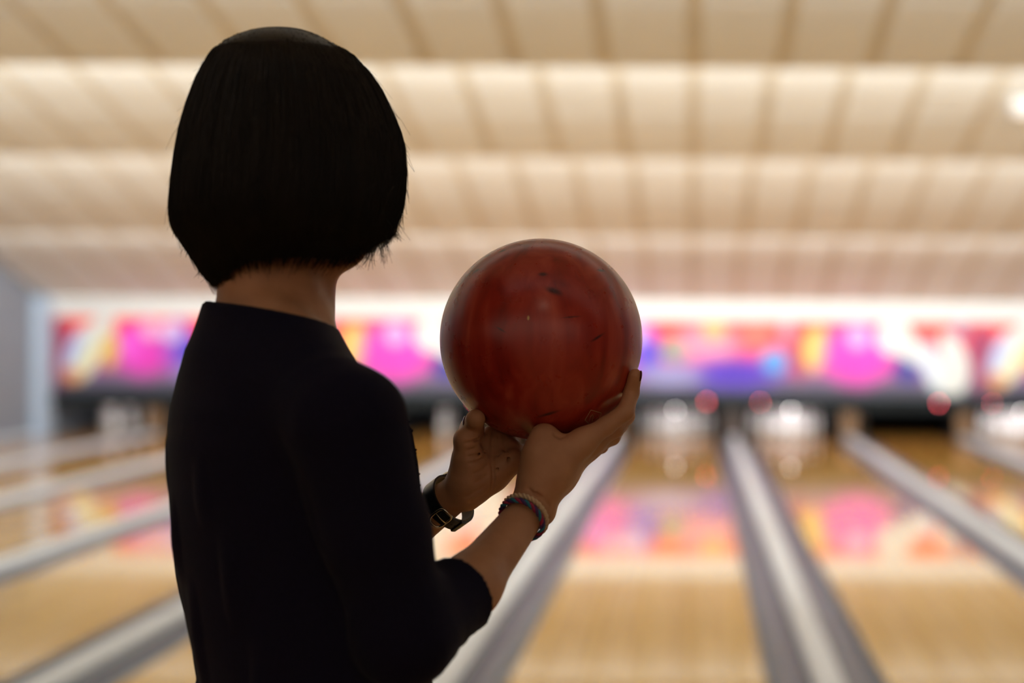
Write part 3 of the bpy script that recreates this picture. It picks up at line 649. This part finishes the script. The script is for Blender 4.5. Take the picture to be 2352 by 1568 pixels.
torso_sdf(ib, -0.005, 0.84, 1.445)
ib.cone(B(0, -0.030, 1.40), Hd(0, -0.022, -0.07), .0475, .0435, 0.03)
for s_ in (-1, 1): ib.cone(B(0.040*s_, -0.030, 1.440), B(0.13*s_, -0.02, 1.380), .027, .035, 0.03)
arms(ib, 0.001)
X, Y, Z = sx.grid((slice(None),)*3)
dx, dy = X-TC.x, Y-TC.y; rr_ = dx*RT.x+dy*RT.y; ff_ = dx*FW.x+dy*FW.y
# cloth folds: long drapes on the back, rings round the bent sleeve
dr = np.clip((1.40-Z)*6, 0, 1)
sx.v += dr*0.0042*np.sin(70*(rr_+0.35*(Z-1.2))+2.0*np.sin(9*Z))*np.clip(-ff_*30, 0, 1)
sx.v += dr*0.0022*np.sin(120*(rr_-0.25*(Z-1.2))+1.0)*np.clip(-ff_*20, 0, 1)
tq = (X-EL_R.x)*fa.x+(Y-EL_R.y)*fa.y+(Z-EL_R.z)*fa.z
near = np.exp(-(((X-EL_R.x)**2+(Y-EL_R.y)**2+(Z-EL_R.z)**2)/0.075**2))
sx.v += near*0.0030*np.sin(2*math.pi*(tq+0.25*(Z-EL_R.z))/0.026)
# openings
sx.v = np.minimum(sx.v, ib.v-0.0065)                                              # never thinner than the cloth
cut = (X-CUFF_R.x)*fa.x+(Y-CUFF_R.y)*fa.y+(Z-CUFF_R.z)*fa.z
def axis_dist(p, u): 
    t = (X-p.x)*u.x+(Y-p.y)*u.y+(Z-p.z)*u.z
    return t, np.sqrt(np.maximum((X-p.x)**2+(Y-p.y)**2+(Z-p.z)**2-t*t, 0))
ct, cd = axis_dist(CUFF_R, (WR_R-EL_R).normalized())
sx.v = np.maximum(sx.v, np.where((cd < 0.062) & (ct > -0.03), cut, -1))
la = (WR_L-EL_L).normalized(); CL = EL_L*0.6+WR_L*0.4
ct, cd = axis_dist(CL, la)
sx.v = np.maximum(sx.v, np.where((cd < 0.050) & (ct > -0.03), ct, -1))
sx.v = np.maximum(sx.v, Z-(1.4475-0.235*ff_))                                  # neckline
sx.v = np.maximum(sx.v, 1.04-Z)
sx.v = np.maximum(sx.v, -ib.v)
pos, quads = surface(sx)
shirt = np_mesh('shirt', pos, quads, M['shirt'], person); shirt['label'] = 'dark navy knit top with three-quarter sleeves'
del sx, ib

# --- hair: a bob; outline rows are (photo row, left edge, right edge)
HROWS = np.array([(66, 650, 662), (70, 605, 690), (80, 560, 726), (97, 527, 764), (130, 489, 820), (190, 459, 868), (260, 435, 902), (320, 420, 925), (400, 408, 931), (460, 402, 926), (500, 399, 917), (530, 405, 906), (560, 426, 892), (600, 452, 850), (630, 472, 815), (660, 500, 790)], dtype=float)
HD = 1.405
HY = np.arange(66.0, 700.0, 1.0)
HC_ = np.interp(HY, HROWS[:, 0], (HROWS[:, 1]+HROWS[:, 2])/2); HW_ = np.interp(HY, HROWS[:, 0], ((HROWS[:, 2]-HROWS[:, 1])/2)**2)
kern = np.exp(-0.5*(np.arange(-24, 25)/11.0)**2); kern /= kern.sum()
def smooth_row(a):
    p = np.concatenate([2*a[0]-a[24:0:-1], a, np.full(24, a[-1])]); return np.convolve(p, kern, 'valid')
HC_ = smooth_row(HC_); HW_ = np.sqrt(np.maximum(smooth_row(HW_), 30))
def hair_ring(py):
    c_ = np.interp(py, HY, HC_); w_ = np.interp(py, HY, HW_); l, r = c_-w_, c_+w_
    c = P((l+r)/2, py, HD); w = (r-l)/2*HD/FPX
    return c, w, w*0.93
def hair_bottom(al):
    """photo row where the hair ends for a direction al (0 right, 90 away, 180 left, 270 to the camera)"""
    A = [0, 8, 20, 75, 95, 130, 180, 215, 235, 255, 275, 300, 320, 335, 345, 352, 360]
    V = [548, 500, 330, 330, 560, 610, 625, 655, 645, 616, 607, 603, 607, 600, 575, 555, 548]
    return float(np.interp(al % 360, A, V))
def hair_pt(al, py, scale=1.0):
    c, wx, wy = hair_ring(py); a = math.radians(al)
    return c+Vector((math.cos(a)*wx*scale, math.sin(a)*wy*scale, 0))
NA, NR = 96, 26
v = []; f = []
for i in range(NA):
    al = 360*i/NA; bot = hair_bottom(al)-6
    for j in range(NR):
        t = j/(NR-1); py = 66.2+(bot-66.2)*(1-math.cos(t*math.pi/2)**1.0 if t < 0.5 else (1-math.cos(math.pi/4))+(t-0.5)*2*math.cos(math.pi/4))
        v.append(hair_pt(al, py, 0.985))
    for j in range(NR-1, -1, -1):                                   # inner surface
        t = j/(NR-1); py = 66.2+(bot-66.2)*(1-math.cos(t*math.pi/2)**1.0 if t < 0.5 else (1-math.cos(math.pi/4))+(t-0.5)*2*math.cos(math.pi/4))
        p = hair_pt(al, py, 0.80); p.z -= 0.010*(1-t); v.append(p)
n2 = 2*NR
for i in range(NA):
    i2 = (i+1) % NA
    for j in range(n2-1): f.append((i*n2+j, i2*n2+j, i2*n2+j+1, i*n2+j+1))
hair = mesh_obj('hair', v, f, M['hair'], person, True); hair['label'] = 'short straight dark brown bob'
rng = random.Random(3)
sv = []; sf = []
def strand(pts, r0, r1):
    n = len(pts); base = len(sv); t = (pts[-1]-pts[0]).normalized(); u = t.orthogonal().normalized(); w = t.cross(u)
    for i, p in enumerate(pts):
        r = r0+(r1-r0)*(i/(n-1))
        for k in range(3):
            a = 2.094*k; sv.append(p+(u*math.cos(a)+w*math.sin(a))*r)
    for i in range(n-1):
        for k in range(3): sf.append((base+3*i+k, base+3*i+(k+1) % 3, base+3*i+3+(k+1) % 3, base+3*i+3+k))
for s_ in range(5200):
    al = rng.random()*360
    if 10 < al < 85 and rng.random() < 0.6: continue
    bot = hair_bottom(al)+rng.gauss(0, 10)+abs(rng.gauss(0, 5)); top = 66.2+rng.random()**2*14 if rng.random() < 0.65 else 75+rng.random()*300
    da = rng.gauss(0, 3.0); wob = rng.gauss(0, 0.6); sc = 0.985+abs(rng.gauss(0, 0.008)); n = 11; pts = []
    for i in range(n):
        t = i/(n-1); py = top+(bot-top)*t
        pts.append(hair_pt(al+da*t+wob*math.sin(5*t+s_), py, sc+(0.022 if t > 0.9 else 0)*rng.gauss(0, 1)))
    strand(pts, 0.0006, 0.00015)
# loose wisps at the cheek and nape, fly-aways on the outline
def wisp(px, py, dx, dy, n, spread, d=1.40):
    for _ in range(n):
        x0 = px+rng.gauss(0, spread*0.5); ex = px+dx+rng.gauss(0, spread*1.7); ey = py+dy*(0.6+0.5*rng.random()); b = rng.gauss(0, 5)
        strand([P(x0+(ex-x0)*t*t+b*math.sin(3*t), py+(ey-py)*t, d+0.004*rng.gauss(0, 1)) for t in (0, .2, .4, .6, .8, 1)], 0.0005, 0.00012)
wisp(874, 470, 9, 125, 46, 5); wisp(862, 520, -6, 90, 26, 5); wisp(850, 550, -18, 66, 18, 6); wisp(880, 500, 22, 52, 40, 8); wisp(898, 470, 6, 80, 46, 9); wisp(910, 450, 2, 66, 30, 6)
wisp(805, 570, 4, 45, 40, 10); wisp(500, 610, 12, 48, 60, 12); wisp(460, 590, 10, 46, 40, 8); wisp(425, 530, 8, 60, 30, 6); wisp(403, 480, 2, 62, 24, 4)
for _ in range(60):
    py = 90+rng.random()*470; sd = rng.choice((0, 180)); q = hair_pt(sd+rng.gauss(0, 20), py, 1.0); e = hair_pt(sd+rng.gauss(0, 20), py+30+rng.random()*50, 1.03+rng.random()*0.05)
    strand([q, q*0.5+e*0.5+Vector((0, 0, 0.003)), e], 0.00022, 0.0001)
st = mesh_obj('hair_strand', sv, sf, M['hair'], hair, True); st['kind'] = 'stuff'

# --- frayed trim down the front of the shirt
tr = MB(); prev = None
TRIM = [(926, 950, 1.41), (944, 1000, 1.415), (955, 1060, 1.42), (962, 1120, 1.42), (969, 1190, 1.42), (976, 1250, 1.42), (984, 1310, 1.415), (992, 1380, 1.41)]
path = []
for i in range(len(TRIM)-1):
    for t in range(14):
        a, b = TRIM[i], TRIM[i+1]; path.append(P(*(a[j]+(b[j]-a[j])*t/14 for j in range(3))))
tr.tube([p+Vector((-0.004, 0, 0)) for p in path], 0.0060, 8)
for p in path:
    for _ in range(2):
        d = Vector((rng.gauss(0.2, .6), rng.gauss(-.2, .6), rng.gauss(0, .5))).normalized()
        q = p+Vector((-0.004, 0, rng.gauss(0, .001)))+d*0.0052
        tr.ellipsoid(q, (Vector((1, 0, 0))*(.0014+.0014*rng.random()), Vector((0, 1, 0))*.002, UP*(.0012+.0014*rng.random())), 6, 4)
tr.build('trim', M['shirt'], person, True)['label'] = 'frayed knitted edging down the front of the top'

# --- trousers and shoes (below the frame)
tx = Field(np.arange(-0.66, -0.12, 0.007), np.arange(1.13, 1.72, 0.007), np.arange(0.05, 1.10, 0.007))
torso_sdf(tx, 0.004, 0.82, 1.06)
for s_ in (-1, 1):
    hip = B(0.085*s_, 0, 0.90); knee = B(0.10*s_, 0.03+0.04*s_, 0.49); ank = FT[s_]
    tx.chain([hip, (hip+knee)/2, knee], [.094, .081, .064], 0.04); tx.chain([knee, knee*0.65+ank*0.35+FW*-0.012, ank], [.064, .064, .052], 0.03)
X, Y, Z = tx.grid((slice(None),)*3); tx.v = np.maximum(tx.v, 0.085-Z)
pos, quads = surface(tx); np_mesh('trousers', pos, quads, M['trousers'], person)
for s_ in (-1, 1):
    c = FT[s_]; c0 = Vector((c.x, c.y, 0))
    sh = Field(np.arange(c.x-0.2, c.x+0.2, 0.005), np.arange(c.y-0.2, c.y+0.2, 0.005), np.arange(0.001, 0.14, 0.005))
    sh.cone(c0+FW*-0.03+UP*0.045, c0+FW*0.15+UP*0.035, .040, .036, 0.02); sh.cone(c0+FW*-0.02+UP*0.05, c0+UP*0.10, .042, .038, 0.02)
    X, Y, Z = sh.grid((slice(None),)*3); sh.v = np.maximum(sh.v, np.maximum(0.014-Z, Z-0.115)); pos, quads = surface(sh)
    so = np_mesh('shoe', pos, quads, M['shoe'], person)
    MB().tube([c0+FW*-0.03+UP*0.008, c0+FW*0.15+UP*0.008], [.040, .036], 16).build('sole', M['sole'], so)

# ------------------------------------------------------------------ wristwatch and bracelets
def ring_frame(axis, hint):
    a = axis.normalized(); u = (hint-a*hint.dot(a)).normalized(); w = a.cross(u); return a, u, w
wax = WR_L-EL_L
WCEN = P(1027, 1148, 1.523)
a, u, w = ring_frame(wax, P(1080, 1200, 1.525)-P(985, 1100, 1.525))       # u: down-right across the wrist
if w.y > 0: w = -w                                                       # w: towards the camera
watch = bpy.data.objects.new('wristwatch', None); COL.objects.link(watch); watch.location = (0, 0, 0)
tag(watch, 'wristwatch with a black leather strap and pale steel buckle on the far wrist', 'wristwatch')
def band_pt(ph, dr=0.0):
    lx = 0.0280 if math.cos(ph) > 0 else 0.0240
    return WCEN+u*(math.cos(ph)*(lx+dr)+0.001)+w*(math.sin(ph)*(0.0255+dr))
def band(ph0, ph1, wd, t0, t1, name, m, n=60, flare=0.0):
    mb = MB(); v = []; f = []
    for i in range(n+1):
        ph = ph0+(ph1-ph0)*i/n; hw = wd/2
        for (s_, dr) in ((-1, t0), (1, t0), (1, t1), (-1, t1)): v.append(band_pt(ph, dr)+a*(s_*hw))
    for i in range(n):
        for k in range(4): f.append((4*i+k, 4*i+(k+1) % 4, 4*i+4+(k+1) % 4, 4*i+4+k))
    f += [(3, 2, 1, 0), (4*n, 4*n+1, 4*n+2, 4*n+3)]
    return mb.add(v, f).build(name, m, watch)
band(0, 2*math.pi, 0.0155, 0.0, 0.0016, 'strap_lining', M['strap_in'], 90)
band(math.radians(76), math.radians(250), 0.0165, 0.0012, 0.0034, 'strap', M['strap'])
band(math.radians(-60), math.radians(80), 0.0150, 0.0012, 0.0038, 'strap_tail', M['strap'])
band(math.radians(22), math.radians(34), 0.0175, 0.0016, 0.0052, 'keeper_loop', M['strap'], 10)
holes = MB()
for q in range(5):
    ph = math.radians(56-9*q); n_ = (band_pt(ph, .004)-band_pt(ph, 0)).normalized(); c = band_pt(ph, 0.0040); t_ = a.cross(n_)
    holes.ellipsoid(c, (a*0.0012, t_*0.0012, n_*0.0003), 8, 4)
holes.build('strap_hole', M['pit'], watch)
ph = math.radians(74); n_ = (band_pt(ph, .004)-band_pt(ph, 0)).normalized(); t_ = a.cross(n_); c = band_pt(ph, 0.0050)
bk = MB(); fr = []
for i in range(28):
    q = 2*math.pi*i/28; cx_, sy_ = math.cos(q), math.sin(q)
    fr.append(c+a*(math.copysign(abs(cx_)**0.6, cx_)*0.0120)+t_*(math.copysign(abs(sy_)**0.6, sy_)*0.0080)+n_*(0.0012*math.cos(2*q)))
bk.tube(fr, 0.0015, 8, closed=True); buckle = bk.build('buckle', M['steel'], watch, True)
MB().tube([c-t_*0.007, c+n_*0.0012, c+t_*0.0085+n_*0.0006], 0.0009, 6).build('buckle_pin', M['steel'], buckle, True)
ph = math.radians(250); n_ = (band_pt(ph, .004)-band_pt(ph, 0)).normalized(); t_ = a.cross(n_); c = band_pt(ph, 0.003)
cs = MB(); vv = []; ff2 = []
for j, (rd, h) in enumerate(((0.0001, 0), (0.0145, 0), (0.0155, .002), (0.0155, .005), (0.0135, .0065), (0.0001, .0065))):
    for k in range(28): q = 2*math.pi*k/28; vv.append(c+(a*math.cos(q)+t_*math.sin(q))*rd+n_*h)
for j in range(5):
    for k in range(28): ff2.append((j*28+k, j*28+(k+1) % 28, j*28+28+(k+1) % 28, j*28+28+k))
case = cs.add(vv, ff2).build('watch_case', M['steel'], watch, True)

bax = WR_R-MID_R
BCEN = P(1200, 1190, 1.441)
ba, bu, bw = ring_frame(bax, Vector((0.75, 0, -0.66)))
if bw.y > 0: bw = -bw
def ring_pt(ph, off, rad, tw, twr):
    r = rad+twr*math.cos(tw); return BCEN+(bu*math.cos(ph)*r*0.90+bw*math.sin(ph)*r*0.98)+ba*(off+twr*math.sin(tw))
rope = bpy.data.objects.new('rope_bracelet', None); COL.objects.link(rope); rope.location = (0, 0, 0)
tag(rope, 'beige twisted rope bracelet on the near wrist, closest to the hand', 'bracelet')
for k in range(2):
    MB().tube([ring_pt(2*math.pi*i/150, 0.0050, 0.0268, 2*math.pi*16*i/150+math.pi*k, 0.0013) for i in range(150)], 0.0017, 6, closed=True).build('rope_cord', M['rope'], rope, True)
braid = bpy.data.objects.new('braided_bracelet', None); COL.objects.link(braid); braid.location = (0, 0, 0)
tag(braid, 'purple, teal and crimson braided cord bracelet below the beige rope one', 'bracelet')
for k, mm in enumerate(('cord_purple', 'cord_teal', 'cord_red')):
    MB().tube([ring_pt(2*math.pi*i/150, -0.0018, 0.0258, 2*math.pi*9*i/150+2*math.pi*k/3, 0.0014) for i in range(150)], 0.0017, 6, closed=True).build('braid_cord', M[mm], braid, True)
